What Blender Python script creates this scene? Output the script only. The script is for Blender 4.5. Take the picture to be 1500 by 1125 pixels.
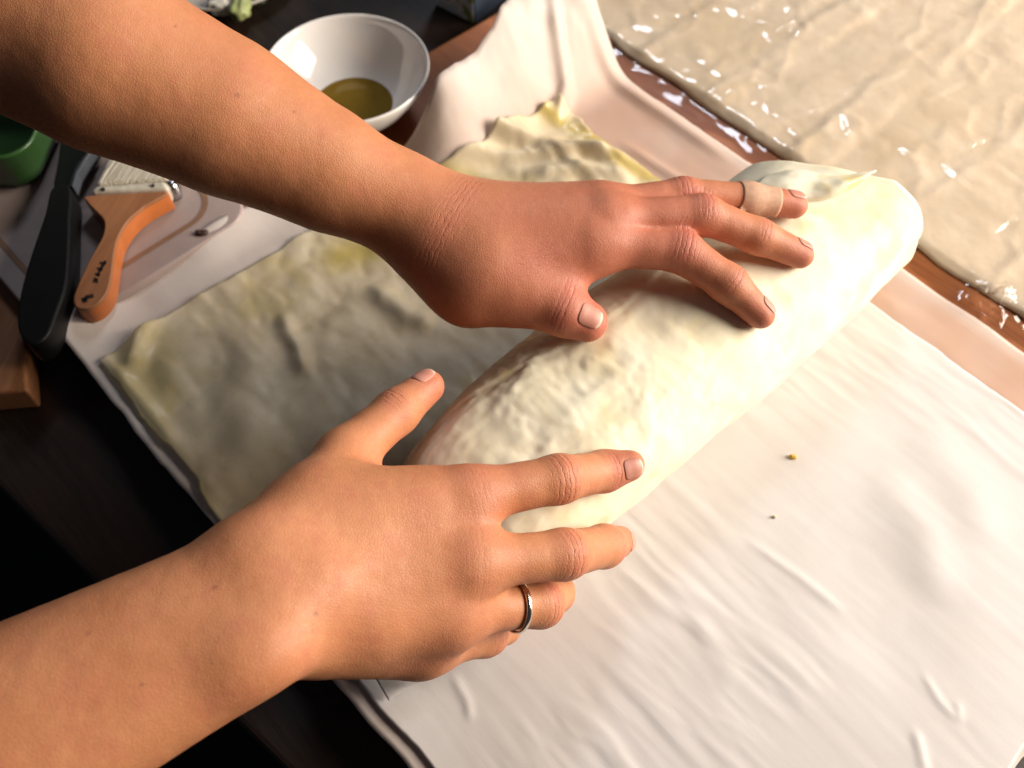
import bpy, math
import numpy as np
from mathutils import Vector

for o in list(bpy.data.objects):
    bpy.data.objects.remove(o)
scene = bpy.context.scene
COL = scene.collection

# ------------------------------------------------------------------ camera
PITCH = math.radians(58.0)
FPX = 1353.0                       # focal length in photograph pixels (1500 wide)
CAM = np.array([0.0, -0.45 / math.tan(PITCH), 0.45])
FWD = np.array([0.0, math.cos(PITCH), -math.sin(PITCH)])
UPV = np.array([0.0, math.sin(PITCH), math.cos(PITCH)])
RGT = np.array([1.0, 0.0, 0.0])
cd = bpy.data.cameras.new('camera')
cam = bpy.data.objects.new('camera', cd)
COL.objects.link(cam)
cam.location = CAM
cam.rotation_euler = (math.pi / 2 - PITCH, 0, 0)
cd.sensor_width = 36.0
cd.lens = 36.0 * FPX / 1500.0
cd.clip_start = 0.01
cd.clip_end = 50.0
cd.dof.use_dof = True
cd.dof.focus_distance = 0.40
cd.dof.aperture_fstop = 9.0
scene.camera = cam

# ------------------------------------------------------------------ light of the room
w = bpy.data.worlds.new('World')
scene.world = w
w.use_nodes = True
w.node_tree.nodes['Background'].inputs[0].default_value = (0.78, 0.84, 1.0, 1)
w.node_tree.nodes['Background'].inputs[1].default_value = 0.034


def area(name, loc, target, size, energy, color, size_y=None):
    l = bpy.data.lights.new(name, 'AREA')
    l.energy = energy
    l.color = color
    l.size = size
    if size_y:
        l.shape = 'RECTANGLE'
        l.size_y = size_y
    o = bpy.data.objects.new(name, l)
    COL.objects.link(o)
    o.location = loc
    o.rotation_euler = (Vector(target) - Vector(loc)).to_track_quat('-Z', 'Y').to_euler()
    return o


area('window_light', (1.50, 0.08, 0.70), (0.05, 0.0, 0.05), 0.95, 64.0, (1.0, 0.89, 0.77))
area('back_window_light', (0.25, 1.35, 1.55), (0.05, 0.1, 0.0), 0.30, 9.0, (0.80, 0.88, 1.0), 0.45)

scene.view_settings.view_transform = 'Standard'
scene.view_settings.look = 'None'
scene.view_settings.gamma = 1.0
scene.view_settings.exposure = 0.12

# ------------------------------------------------------------------ helpers


def P(px, py, z):
    """point of the place at height z that the photograph shows at pixel (px, py)"""
    d = FWD * FPX + RGT * (px - 750.0) + UPV * (562.5 - py)
    return CAM + d * ((z - CAM[2]) / d[2])


def nrm(v):
    v = np.asarray(v, float)
    return v / max(np.linalg.norm(v), 1e-9)


def smooth(a, b, x):
    t = np.clip((np.asarray(x, float) - a) / (b - a), 0, 1)
    return t * t * (3 - 2 * t)


def _hash(ix, iy, iz, seed):
    h = (ix.astype(np.int64) * 374761393 + iy.astype(np.int64) * 668265263
         + iz.astype(np.int64) * 2147483647 + seed * 974711) & 0x7fffffff
    h = ((h ^ (h >> 13)) * 1274126177) & 0x7fffffff
    h = ((h ^ (h >> 16)) * 69069) & 0x7fffffff
    return (h & 0xffff) / 65535.0


def vnoise(x, y, z=None, seed=0):
    x = np.asarray(x, float)
    y = np.asarray(y, float)
    z = np.zeros_like(x) if z is None else np.asarray(z, float)
    ix, iy, iz = np.floor(x), np.floor(y), np.floor(z)
    fx, fy, fz = x - ix, y - iy, z - iz
    fx, fy, fz = [f * f * f * (f * (f * 6 - 15) + 10) for f in (fx, fy, fz)]
    r = 0
    for a in (0, 1):
        for b in (0, 1):
            for c in (0, 1):
                wgt = (fx if a else 1 - fx) * (fy if b else 1 - fy) * (fz if c else 1 - fz)
                r = r + wgt * _hash(ix + a, iy + b, iz + c, seed)
    return r * 2 - 1


def fbm(x, y, z=None, seed=0, oct=4, gain=0.5):
    r, a, f = 0, 1.0, 1.0
    for i in range(oct):
        r = r + a * vnoise(x * f, y * f, None if z is None else z * f, seed + i * 17)
        a *= gain
        f *= 2.03
    return r


def obj(name, verts, faces, mat, parent=None, smooth_shade=True, attrs=None):
    me = bpy.data.meshes.new(name)
    if isinstance(verts, np.ndarray):
        verts = verts.tolist()
    if isinstance(faces, np.ndarray):
        faces = faces.tolist()
    me.from_pydata(verts, [], faces)
    me.update()
    if smooth_shade:
        me.polygons.foreach_set('use_smooth', np.ones(len(me.polygons), bool))
    if attrs:
        for k, v in attrs.items():
            at = me.attributes.new(k, 'FLOAT', 'POINT')
            at.data.foreach_set('value', np.asarray(v, np.float32).ravel())
    if mat:
        me.materials.append(mat)
    o = bpy.data.objects.new(name, me)
    COL.objects.link(o)
    if parent:
        o.parent = parent
    return o


def empty(name, loc=(0, 0, 0)):
    o = bpy.data.objects.new(name, None)
    COL.objects.link(o)
    o.empty_display_size = 0.02
    return o


def tag(o, label=None, cat=None, group=None, kind=None):
    for k, v in (('label', label), ('category', cat), ('group', group), ('kind', kind)):
        if v:
            o[k] = v
    return o


def grid_faces(n, m, wrap=False):
    i = np.arange(n - 1)[:, None]
    j = np.arange(m if wrap else m - 1)[None, :]
    j2 = (j + 1) % m
    return np.stack([i * m + j, i * m + j2, (i + 1) * m + j2, (i + 1) * m + j], -1).reshape(-1, 4)


def solid(o, t, offset=-1):
    m = o.modifiers.new('thickness', 'SOLIDIFY')
    m.thickness = t
    m.offset = offset
    return o


def dist_poly(x, y, pts):
    """distance from (x, y) to a polyline, and the parameter 0..1 along it"""
    best = np.full(x.shape, 1e9)
    par = np.zeros(x.shape)
    n = len(pts) - 1
    for k in range(n):
        a, b = np.array(pts[k][:2]), np.array(pts[k + 1][:2])
        d = b - a
        t = np.clip(((x - a[0]) * d[0] + (y - a[1]) * d[1]) / (d @ d), 0, 1)
        q = np.hypot(x - a[0] - t * d[0], y - a[1] - t * d[1])
        par = np.where(q < best, (k + t) / n, par)
        best = np.minimum(best, q)
    return best, par


def ridge(x, y, pix, h, wd):
    pts = [P(a, b, 0.0) for a, b in pix]
    d, t = dist_poly(x, y, pts)
    return h * np.exp(-(d / wd) ** 2) * np.clip(np.sin(np.pi * np.clip(t, 0.02, 0.98)) * 1.6, 0, 1)


# ------------------------------------------------------------------ materials


def mat(name):
    m = bpy.data.materials.new(name)
    m.use_nodes = True
    nt = m.node_tree
    b = nt.nodes['Principled BSDF']
    return m, nt, b


def N(nt, typ, **kw):
    n = nt.nodes.new(typ)
    for k, v in kw.items():
        if k in n.inputs:
            n.inputs[k].default_value = v
        else:
            setattr(n, k, v)
    return n


def L(nt, a, b):
    nt.links.new(a, b)


def ramp(nt, fac, stops):
    r = nt.nodes.new('ShaderNodeValToRGB')
    while len(r.color_ramp.elements) < len(stops):
        r.color_ramp.elements.new(0.5)
    for e, (p, c) in zip(r.color_ramp.elements, stops):
        e.position = p
        e.color = (*c, 1)
    L(nt, fac, r.inputs[0])
    return r.outputs[0]


def mixc(nt, fac, a, b, mode='MIX'):
    n = nt.nodes.new('ShaderNodeMix')
    n.data_type = 'RGBA'
    n.blend_type = mode
    for sock, v in ((n.inputs[0], fac), (n.inputs[6], a), (n.inputs[7], b)):
        if isinstance(v, (int, float)):
            sock.default_value = v
        elif isinstance(v, tuple):
            sock.default_value = (*v, 1)
        else:
            L(nt, v, sock)
    return n.outputs[2]


def math_n(nt, op, a, b=None, c=None):
    n = nt.nodes.new('ShaderNodeMath')
    n.operation = op
    for i, v in enumerate((a, b, c)):
        if v is None:
            continue
        if isinstance(v, (int, float)):
            n.inputs[i].default_value = v
        else:
            L(nt, v, n.inputs[i])
    return n.outputs[0]


def obj_coord(nt, scale=(1, 1, 1), rotz=0.0):
    tc = nt.nodes.new('ShaderNodeTexCoord')
    mp = nt.nodes.new('ShaderNodeMapping')
    mp.inputs['Scale'].default_value = scale
    if rotz:
        rt = nt.nodes.new('ShaderNodeMapping')
        rt.inputs['Rotation'].default_value = (0, 0, rotz)
        L(nt, tc.outputs['Object'], rt.inputs['Vector'])
        L(nt, rt.outputs[0], mp.inputs['Vector'])
    else:
        L(nt, tc.outputs['Object'], mp.inputs['Vector'])
    return mp.outputs[0]


def noise(nt, vec, scale, detail=4, rough=0.55):
    n = nt.nodes.new('ShaderNodeTexNoise')
    n.inputs['Scale'].default_value = scale
    n.inputs['Detail'].default_value = detail
    n.inputs['Roughness'].default_value = rough
    L(nt, vec, n.inputs['Vector'])
    return n.outputs[0]


def bump(nt, b, height, strength, dist, prev=None):
    n = nt.nodes.new('ShaderNodeBump')
    n.inputs['Strength'].default_value = strength
    n.inputs['Distance'].default_value = dist
    L(nt, height, n.inputs['Height'])
    if prev is not None:
        L(nt, prev, n.inputs['Normal'])
    if b is not None:
        L(nt, n.outputs[0], b.inputs['Normal'])
    return n.outputs[0]


def attr(nt, name):
    n = nt.nodes.new('ShaderNodeAttribute')
    n.attribute_name = name
    return n.outputs['Fac']


def simple(name, col, rough=0.5, var=0.12, scale=60.0, bump_d=0.0002, **kw):
    m, nt, b = mat(name)
    v = obj_coord(nt)
    n = noise(nt, v, scale)
    dark = tuple(c * (1 - var * 2) for c in col)
    lite = tuple(min(1, c * (1 + var)) for c in col)
    L(nt, ramp(nt, n, [(0.3, dark), (0.7, lite)]), b.inputs['Base Color'])
    b.inputs['Roughness'].default_value = rough
    bump(nt, b, noise(nt, v, scale * 6), 0.4, bump_d)
    for k, val in kw.items():
        b.inputs[k].default_value = val
    return m


def wood(name, c1, c2, rotz, rough=0.35, fine=160.0):
    m, nt, b = mat(name)
    v = obj_coord(nt, (1, 0.07, 1), rotz)
    n1 = noise(nt, v, 60, 5)
    n2 = noise(nt, v, fine * 3, 4)
    n3 = noise(nt, obj_coord(nt), 12, 3)
    f = math_n(nt, 'MULTIPLY_ADD', n2, 0.45, math_n(nt, 'MULTIPLY', n1, 0.55))
    c = ramp(nt, f, [(0.35, c1), (0.62, c2)])
    c = mixc(nt, math_n(nt, 'MULTIPLY', n3, 0.5), c, tuple(x * 0.55 for x in c1))
    L(nt, c, b.inputs['Base Color'])
    L(nt, math_n(nt, 'MULTIPLY_ADD', n3, 0.3, rough - 0.1), b.inputs['Roughness'])
    bump(nt, b, n2, 0.35, 0.0004)
    return m


def skin_material():
    m, nt, b = mat('skin')
    v = obj_coord(nt)
    red = attr(nt, 'redness')
    cr = attr(nt, 'crease')
    jt = attr(nt, 'joint_t')
    mole = attr(nt, 'mole')
    big = noise(nt, v, 38, 4)
    mid = noise(nt, v, 190, 3)
    base = ramp(nt, big, [(0.28, (0.455, 0.175, 0.075)), (0.72, (0.55, 0.235, 0.108))])
    base = mixc(nt, math_n(nt, 'MULTIPLY', ramp(nt, mid, [(0.45, (0, 0, 0)), (0.75, (1, 1, 1))]), 0.22), base, (0.39, 0.13, 0.058))
    base = mixc(nt, red, base, (0.44, 0.12, 0.08))
    blot = ramp(nt, noise(nt, v, 75, 3, 0.65), [(0.48, (0, 0, 0)), (0.68, (1, 1, 1))])
    base = mixc(nt, math_n(nt, 'MULTIPLY', blot, 0.38), base, (0.47, 0.145, 0.085))
    pale = ramp(nt, noise(nt, v, 520, 3, 0.7), [(0.5, (0, 0, 0)), (0.72, (1, 1, 1))])
    base = mixc(nt, math_n(nt, 'MULTIPLY', pale, 0.22), base, (0.62, 0.30, 0.15))
    fr = nt.nodes.new('ShaderNodeTexVoronoi')
    fr.inputs['Scale'].default_value = 85
    L(nt, v, fr.inputs['Vector'])
    fk = ramp(nt, fr.outputs['Distance'], [(0.03, (1, 1, 1)), (0.11, (0, 0, 0))])
    base = mixc(nt, math_n(nt, 'MULTIPLY', fk, 0.16), base, (0.32, 0.12, 0.07))
    base = mixc(nt, mole, base, (0.22, 0.07, 0.04))
    # creases across the joints: wavy grooves along the joint coordinate (mm)
    wob = math_n(nt, 'MULTIPLY_ADD', noise(nt, v, 260, 3), 3.2, jt)
    s = math_n(nt, 'SINE', math_n(nt, 'MULTIPLY', wob, 2.6))
    groove = math_n(nt, 'POWER', math_n(nt, 'MULTIPLY_ADD', s, 0.5, 0.5), 5.0)
    groove = math_n(nt, 'MULTIPLY', groove, math_n(nt, 'MULTIPLY', cr, ramp(nt, noise(nt, v, 330, 2), [(0.35, (0.15, 0.15, 0.15)), (0.6, (1, 1, 1))])))
    base = mixc(nt, math_n(nt, 'MULTIPLY', groove, 0.5), base, (0.33, 0.10, 0.065))
    L(nt, base, b.inputs['Base Color'])
    L(nt, math_n(nt, 'MULTIPLY_ADD', mid, 0.25, 0.42), b.inputs['Roughness'])
    b.inputs['Specular IOR Level'].default_value = 0.42
    b.inputs['Subsurface Weight'].default_value = 0.14
    b.inputs['Subsurface Radius'].default_value = (1.0, 0.32, 0.16)
    b.inputs['Subsurface Scale'].default_value = 0.0035
    vo = nt.nodes.new('ShaderNodeTexVoronoi')
    vo.feature = 'DISTANCE_TO_EDGE'
    vo.inputs['Scale'].default_value = 780
    L(nt, v, vo.inputs['Vector'])
    cell = ramp(nt, vo.outputs['Distance'], [(0.0, (0, 0, 0)), (0.16, (1, 1, 1))])
    n1 = bump(nt, None, cell, 0.36, 0.00016)
    n2 = bump(nt, None, noise(nt, v, 300, 2), 0.22, 0.0003, n1)
    inv = math_n(nt, 'SUBTRACT', 1.0, groove)
    bump(nt, b, inv, 0.6, 0.0006, n2)
    return m


SKIN = skin_material()
NAIL, _nt, _b = mat('nail')
L(_nt, ramp(_nt, noise(_nt, obj_coord(_nt), 150), [(0.3, (0.50, 0.205, 0.145)), (0.7, (0.58, 0.26, 0.19))]), _b.inputs['Base Color'])
_b.inputs['Roughness'].default_value = 0.5
_b.inputs['Subsurface Weight'].default_value = 0.15
_b.inputs['Subsurface Scale'].default_value = 0.002
NAIL_TIP = simple('nail_tip', (0.64, 0.48, 0.37), 0.5, 0.05)


def dough_material(name, c_lo, c_hi, oilc, rough, bscale, bd):
    m, nt, b = mat(name)
    v = obj_coord(nt)
    n1 = noise(nt, v, 34, 5)
    n2 = noise(nt, v, 130, 4)
    c = ramp(nt, n1, [(0.3, c_lo), (0.68, c_hi)])
    spot = ramp(nt, n2, [(0.55, (0, 0, 0)), (0.72, (1, 1, 1))])
    c = mixc(nt, math_n(nt, 'MULTIPLY', spot, 0.35), c, tuple(0.5 * (p + q) for p, q in zip(c_lo, oilc)))
    oil = attr(nt, 'oil')
    c = mixc(nt, oil, c, oilc)
    L(nt, c, b.inputs['Base Color'])
    L(nt, math_n(nt, 'MULTIPLY_ADD', oil, -0.3, rough), b.inputs['Roughness'])
    b.inputs['Subsurface Weight'].default_value = 0.25 if name == 'roll_dough' else 0.0
    b.inputs['Subsurface Radius'].default_value = (1.0, 0.75, 0.45)
    b.inputs['Subsurface Scale'].default_value = 0.004
    bump(nt, b, noise(nt, v, bscale, 5), 0.5, bd)
    return m


ROLL_M = dough_material('roll_dough', (0.80, 0.72, 0.51), (0.85, 0.79, 0.62), (0.78, 0.62, 0.30), 0.72, 120, 0.0003)
SHEET_M = dough_material('sheet_dough', (0.66, 0.54, 0.35), (0.76, 0.66, 0.47), (0.56, 0.43, 0.10), 0.5, 120, 0.0006)
_nt = SHEET_M.node_tree
_tr = _nt.nodes.new('ShaderNodeBsdfTransparent')
_mx = _nt.nodes.new('ShaderNodeMixShader')
L(_nt, math_n(_nt, 'MULTIPLY_ADD', noise(_nt, obj_coord(_nt), 30, 4), 0.5, 0.02), _mx.inputs[0])
L(_nt, _nt.nodes['Principled BSDF'].outputs[0], _mx.inputs[1])
L(_nt, _tr.outputs[0], _mx.inputs[2])
L(_nt, _mx.outputs[0], _nt.nodes['Material Output'].inputs[0])
WRAP_M = dough_material('wrapped_dough', (0.71, 0.575, 0.42), (0.80, 0.675, 0.515), (0.66, 0.51, 0.31), 0.7, 150, 0.0007)


def paper_material(name, col, col2, fibre=0.5):
    m, nt, b = mat(name)
    v = obj_coord(nt, (1, 0.10, 1), math.radians(-42.4))
    n = noise(nt, v, 260, 4)
    n2 = noise(nt, obj_coord(nt), 22, 4)
    c = ramp(nt, n2, [(0.35, col2), (0.65, col)])
    thin = attr(nt, 'thin')
    c = mixc(nt, thin, c, (0.58, 0.35, 0.24))
    L(nt, c, b.inputs['Base Color'])
    b.inputs['Roughness'].default_value = 0.52
    b.inputs['Specular IOR Level'].default_value = 0.3
    n1 = bump(nt, None, n, fibre, 0.0004)
    bump(nt, b, noise(nt, obj_coord(nt), 900, 3), 0.3, 0.0001, n1)
    tr = nt.nodes.new('ShaderNodeBsdfTranslucent')
    tr.inputs[0].default_value = (*col, 1)
    mx = nt.nodes.new('ShaderNodeMixShader')
    mx.inputs[0].default_value = 0.22
    L(nt, b.outputs[0], mx.inputs[1])
    L(nt, tr.outputs[0], mx.inputs[2])
    L(nt, mx.outputs[0], nt.nodes['Material Output'].inputs[0])
    return m


PAPER_A = paper_material('parchment_thin', (0.74, 0.66, 0.60), (0.70, 0.61, 0.55), 0.25)
PAPER_B = paper_material('parchment_white', (0.78, 0.745, 0.725), (0.745, 0.70, 0.675), 0.16)

# clear film: mostly transparent, mirror-like by Fresnel
FILM, _nt, _b = mat('clear_film')
_nt.nodes.remove(_b)
_tr = _nt.nodes.new('ShaderNodeBsdfTransparent')
_tr.inputs[0].default_value = (0.99, 0.985, 0.98, 1)
_gl = _nt.nodes.new('ShaderNodeBsdfGlossy')
_gl.inputs['Roughness'].default_value = 0.10
_gl.inputs[0].default_value = (1, 1, 1, 1)
_fr = _nt.nodes.new('ShaderNodeFresnel')
_fr.inputs[0].default_value = 1.5
_bp = bump(_nt, None, noise(_nt, obj_coord(_nt), 90, 3), 0.3, 0.0004)
L(_nt, _bp, _gl.inputs['Normal'])
L(_nt, _bp, _fr.inputs['Normal'])
_mx = _nt.nodes.new('ShaderNodeMixShader')
L(_nt, math_n(_nt, 'MINIMUM', math_n(_nt, 'MULTIPLY', _fr.outputs[0], 0.9), 0.4), _mx.inputs[0])
L(_nt, _tr.outputs[0], _mx.inputs[1])
L(_nt, _gl.outputs[0], _mx.inputs[2])
L(_nt, _mx.outputs[0], _nt.nodes['Material Output'].inputs[0])

# frame of the table top: e1 runs towards the viewer's right, e2 away to the right
A1, A2 = math.radians(-47.6), math.radians(42.2)
E1 = np.array([math.cos(A1), math.sin(A1), 0])
E2 = np.array([math.cos(A2), math.sin(A2), 0])
LC = P(80, 480, 0.0)               # left corner of the lower parchment


def at(s, t, z=0.0):
    return LC + E1 * s + E2 * t + np.array([0, 0, z])


def st(p):
    d = np.asarray(p) - LC
    return d @ E1, d @ E2


def box(name, corners_top, z_top, z_bot, m, parent=None, bevel=0.002):
    n = len(corners_top)
    vs = [(c[0], c[1], z_bot) for c in corners_top] + [(c[0], c[1], z_top) for c in corners_top]
    fs = [list(range(n))[::-1], list(range(n, 2 * n))] + [[i, (i + 1) % n, n + (i + 1) % n, n + i] for i in range(n)]
    o = obj(name, vs, fs, m, parent, False)
    if n > 12:
        o.data.polygons.foreach_set('use_smooth', np.array([False, False] + [True] * n))
    if bevel:
        b = o.modifiers.new('bevel', 'BEVEL')
        b.width = bevel
        b.segments = 3
        b.limit_method = 'ANGLE'
    return o


# ------------------------------------------------------------------ setting: floor, dark table
DARK = wood('dark_table_wood', (0.010, 0.006, 0.004), (0.030, 0.015, 0.009), math.radians(-42.4), 0.38)
fl = simple('dark_floor', (0.006, 0.006, 0.007), 0.8)
tag(obj('floor', [(-4, -3, -0.75), (4, -3, -0.75), (4, 5, -0.75), (-4, 5, -0.75)], [[0, 1, 2, 3]], fl, None, False), kind='structure')
ZT = -0.022                        # dark table surface under the wooden board
te = st(P(0, 717, ZT))[0] * 0.5 + st(P(140, 855, ZT))[0] * 0.5
tg = st(P(70, 786, ZT))
# the table edge on the worker's side
ta, tb = P(0, 717, ZT), P(140, 855, ZT)
tdir = nrm(tb - ta)
tfar = np.array([-tdir[1], tdir[0], 0])
c0 = ta - tdir * 0.9
c1 = ta + tdir * 1.2
box('table', [c0, c1, c1 + tfar * 1.9, c0 + tfar * 1.9], ZT, ZT - 0.035, DARK, None, 0.004)
tag(bpy.data.objects['table'], kind='structure')

# wooden board
BW = wood('board_wood', (0.25, 0.075, 0.020), (0.43, 0.150, 0.045), math.radians(-42.4), 0.30)
bs0 = st(P(640, 65, 0))[0]         # back edge
pe = st(P(1485, 1128, 0))[0]       # front edge of the papers
bd = box('wooden_board', [at(bs0, 0.02), at(pe - 0.004, 0.02), at(pe - 0.004, 0.95), at(bs0, 0.95)], 0.0, ZT + 0.0005, BW, None, 0.003)
tag(bd, 'reddish brown wooden board under the parchment and the wrapped dough', 'board')

# ------------------------------------------------------------------ papers


def sheet(name, s0, s1, t0, t1, res, zf, m, attrf=None, wob=0.0012, seed=1, thick=0.0002, xyf=None):
    ns, nt_ = int((s1 - s0) / res) + 1, int((t1 - t0) / res) + 1
    S, T = np.meshgrid(np.linspace(0, 1, ns), np.linspace(0, 1, nt_), indexing='ij')
    s = s0 + (s1 - s0) * S
    t = t0 + (t1 - t0) * T
    s = s + wob * fbm(t * 30, s * 2, seed=seed) * (np.abs(S - .5) * 2) ** 8
    t = t + wob * fbm(s * 30, t * 2, seed=seed + 5) * (np.abs(T - .5) * 2) ** 8
    if xyf is not None:
        s, t = xyf(s, t)
    x = LC[0] + E1[0] * s + E2[0] * t
    y = LC[1] + E1[1] * s + E2[1] * t
    z = zf(s, t, x, y)
    v = np.stack([x, y, z], -1).reshape(-1, 3)
    at_ = attrf(s, t, x, y) if attrf is not None else None
    o = obj(name, v, grid_faces(ns, nt_)[:, ::-1], m, None, True, at_)
    return solid(o, thick, -1)


# lower parchment
TA1 = st(P(1110, 270, 0))[1]
t_end = 0.5 * (st(P(1110, 270, 0))[1] + st(P(1462, 474, 0))[1])


def CURL(s, t):
    return 0.034 * (1 - smooth(0.0, 0.10, s)) ** 2 * smooth(0.20, 0.26, t) * (1 - 0.55 * smooth(0.29, 0.38, t))


def zA(s, t, x, y):
    z = 0.0010 + 0.0004 * fbm(s * 25, t * 25, seed=3)
    z = z + 0.0007 * np.maximum(0, fbm(s * 6, t * 45, seed=8)) * smooth(0.25, 0.32, t)
    lift = (1 - smooth(0.02, 0.085, s)) ** 1.3 * smooth(0.235, 0.280, t)
    z = z + 0.064 * lift * (1 + 0.10 * fbm(s * 20, t * 22, seed=12))
    z = z + 0.016 * (1 - smooth(0, 0.05, s)) * (1 - smooth(0.0, 0.05, t))
    z = z + 0.006 * (1 - smooth(0, 0.03, s)) * smooth(0.05, .1, t) * (1 - smooth(.16, .25, t)) * (0.7 + 0.5 * np.sin(t * 70))
    z = z + ridge(x, y, [(800, 90), (828, 150), (815, 185)], 0.006, 0.004)
    z = z + ridge(x, y, [(900, 205), (990, 262), (1060, 300)], 0.0022, 0.003)
    z = z + ridge(x, y, [(835, 78), (960, 165), (1080, 245)], 0.003, 0.004)
    return z


def aA(s, t, x, y):
    th = (1 - (1 - smooth(0.03, 0.09, s)) * smooth(0.22, 0.28, t)) * smooth(0.20, 0.30, t)
    th = th * (0.75 + 0.2 * fbm(s * 18, t * 18, seed=4))
    th = th * (1 - 0.6 * smooth(t_end - 0.012, t_end - 0.002, t))
    return {'thin': np.clip(th, 0, 1)}


pa = sheet('parchment_sheet', 0.0, pe, 0.0, t_end, 0.0028, zA, PAPER_A, aA, seed=2, xyf=lambda s, t: (s + CURL(s, t), t))
tag(pa, 'thin pinkish parchment under the dough sheet with its far corner curled up', 'parchment')

# upper white parchment in front of the roll
tB1 = st(P(1395, 540, 0))[1]
sB0 = st(P(960, 560, 0))[0]


def zB(s, t, x, y):
    a = smooth(sB0, sB0 + .03, s)
    z = 0.0030 + 0.0008 * (1 + fbm(s * 9, t * 9, seed=21, oct=2)) * a * 0.6
    f1 = np.maximum(0, fbm(t * 95 + 0.8 * fbm(s * 9, t * 12, seed=40), s * 7, seed=31, oct=3))
    patch = smooth(-0.25, 0.55, fbm(s * 13, t * 13, seed=33, oct=2))
    z = z + 0.00042 * f1 * (0.2 + patch)
    z = z + 0.00016 * fbm(t * 190, s * 26, seed=37, oct=2) * (0.3 + patch)
    z = z + ridge(x, y, [(1345, 985), (1372, 1030), (1400, 1060)], 0.0006, 0.0018)
    z = z + ridge(x, y, [(1398, 1030), (1402, 1062)], 0.0005, 0.0017)
    z = z + ridge(x, y, [(1335, 1070), (1352, 1135)], 0.0008, 0.0022)
    z = z + ridge(x, y, [(1330, 620), (1415, 720), (1440, 810)], 0.0012, 0.014)
    z = z + ridge(x, y, [(1275, 690), (1350, 780), (1375, 900)], 0.0012, 0.012)
    z = z - ridge(x, y, [(1200, 760), (1330, 880), (1250, 990)], 0.0012, 0.022)
    z = z + ridge(x, y, [(1085, 790), (1170, 850), (1240, 905)], 0.0007, 0.0025)
    z = z + ridge(x, y, [(660, 985), (685, 1030), (690, 1060)], 0.0006, 0.002)
    z = z + ridge(x, y, [(1010, 900), (1040, 960), (1080, 1010)], 0.0006, 0.006)
    z = z + 0.002 * smooth(pe - 0.06, pe, s) * smooth(0.3, 0.5, t) * (1 + fbm(s * 40, t * 40, seed=50))
    z = np.maximum(z, 0.0024)
    return z


pb = sheet('parchment_sheet', sB0, pe - 0.003, 0.008, tB1, 0.0016, zB, PAPER_B,
           lambda s, t, x, y: {'thin': np.zeros_like(s)}, seed=9)
tag(pb, 'wrinkled white parchment spread out in front of the dough roll', 'parchment')

# little folded flap of paper under the lower hand
fc = [P(556, 1000, 0.012), P(600, 985, 0.014), P(632, 990, 0.012), P(575, 1027, 0.006), P(566, 1018, 0.004)]

# ------------------------------------------------------------------ thin dough sheet lying on the lower parchment
sD0 = st(P(135, 523, 0))[0] * 0.3 + st(P(690, 165, 0))[0] * 0.7
tD0 = st(P(135, 523, 0))[1]
tD1 = 0.5 * (st(P(850, 190, 0))[1] + st(P(970, 270, 0))[1])


def zD(s, t, x, y):
    z = zA(s, t, x, y) + 0.0014
    wr = np.maximum(0, fbm(s * 22, t * 60, seed=61, oct=3))
    z = z + 0.0022 * wr * (0.4 + smooth(0.2, 0.3, t))
    z = z + 0.0016 * np.abs(fbm(s * 26, t * 26, seed=66, oct=3))
    for pix, h, wd in (([(690, 205), (780, 215), (880, 235), (960, 262)], 0.007, 0.006),
                       ([(640, 240), (740, 238), (850, 232), (930, 238)], 0.006, 0.005),
                       ([(660, 200), (720, 180), (770, 160), (830, 190)], 0.005, 0.005),
                       ([(640, 225), (700, 210), (790, 222)], 0.006, 0.004),
                       ([(760, 262), (850, 258), (940, 270)], 0.006, 0.007),
                       ([(240, 440), (210, 500), (190, 560)], 0.006, 0.006),
                       ([(230, 430), (300, 390), (380, 340)], 0.005, 0.006),
                       ([(410, 460), (440, 520), (450, 560)], 0.004, 0.005),
                       ([(540, 420), (600, 470), (640, 480)], 0.005, 0.007),
                       ([(150, 520), (210, 590), (280, 680)], 0.003, 0.004),
                       ([(380, 500), (350, 600), (380, 680)], 0.003, 0.012)):
        z = z + ridge(x, y, pix, h, wd)
    return z


def aD(s, t, x, y):
    o = 0.55 * smooth(0.3, 1.0, fbm(s * 14, t * 26, seed=71, oct=3) + 0.1 * smooth(.22, .3, t))
    for pix, wd in (([(700, 165), (760, 165), (830, 190), (900, 220)], 0.006),
                    ([(640, 215), (680, 212)], 0.008), ([(640, 262), (700, 275), (760, 285)], 0.009),
                    ([(900, 245), (960, 268)], 0.006), ([(500, 380), (540, 370)], 0.014)):
        d, _ = dist_poly(x, y, [P(a, b, 0.0) for a, b in pix])
        o = np.maximum(o, np.exp(-(d / wd) ** 2))
    return {'oil': np.clip(o, 0, 1) * 0.85}


ds = sheet('dough_sheet', sD0 + 0.012, sB0 + 0.02, tD0, tD1, 0.0018, zD, SHEET_M, aD, wob=0.002, seed=14, thick=0.0003,
           xyf=lambda s, t: (s + 0.024 * smooth(0.20, 0.28, t) * (1 - smooth(sD0, sD0 + 0.1, s)), t))
tag(ds, 'thin oiled dough sheet with wrinkles spread behind the dough roll', 'dough sheet')

# ------------------------------------------------------------------ the dough roll
RU, RV = E2, np.array([-E2[1], E2[0], 0])      # along the roll, and across it to the back
U0, U1 = -0.122, 0.224
VC = -0.060


def roll_dims(u):
    a = 0.0505 - 0.004 * smooth(0.03, -0.07, u) + 0 * u
    h = 0.083 + 0.005 * smooth(0.1, 0.23, u) - 0.006 * smooth(0.03, -0.07, u)
    return a, h


def roll_cap(u):
    q = np.clip((U0 + 0.072 - u) / 0.072, 0, 1)
    e = np.sqrt(np.maximum(1 - q ** 2.2, 0))
    q2 = np.clip((u - (U1 - 0.011)) / 0.011, 0, 1)
    return e * np.maximum(1 - q2 ** 3.0, 0) ** 0.5


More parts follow.
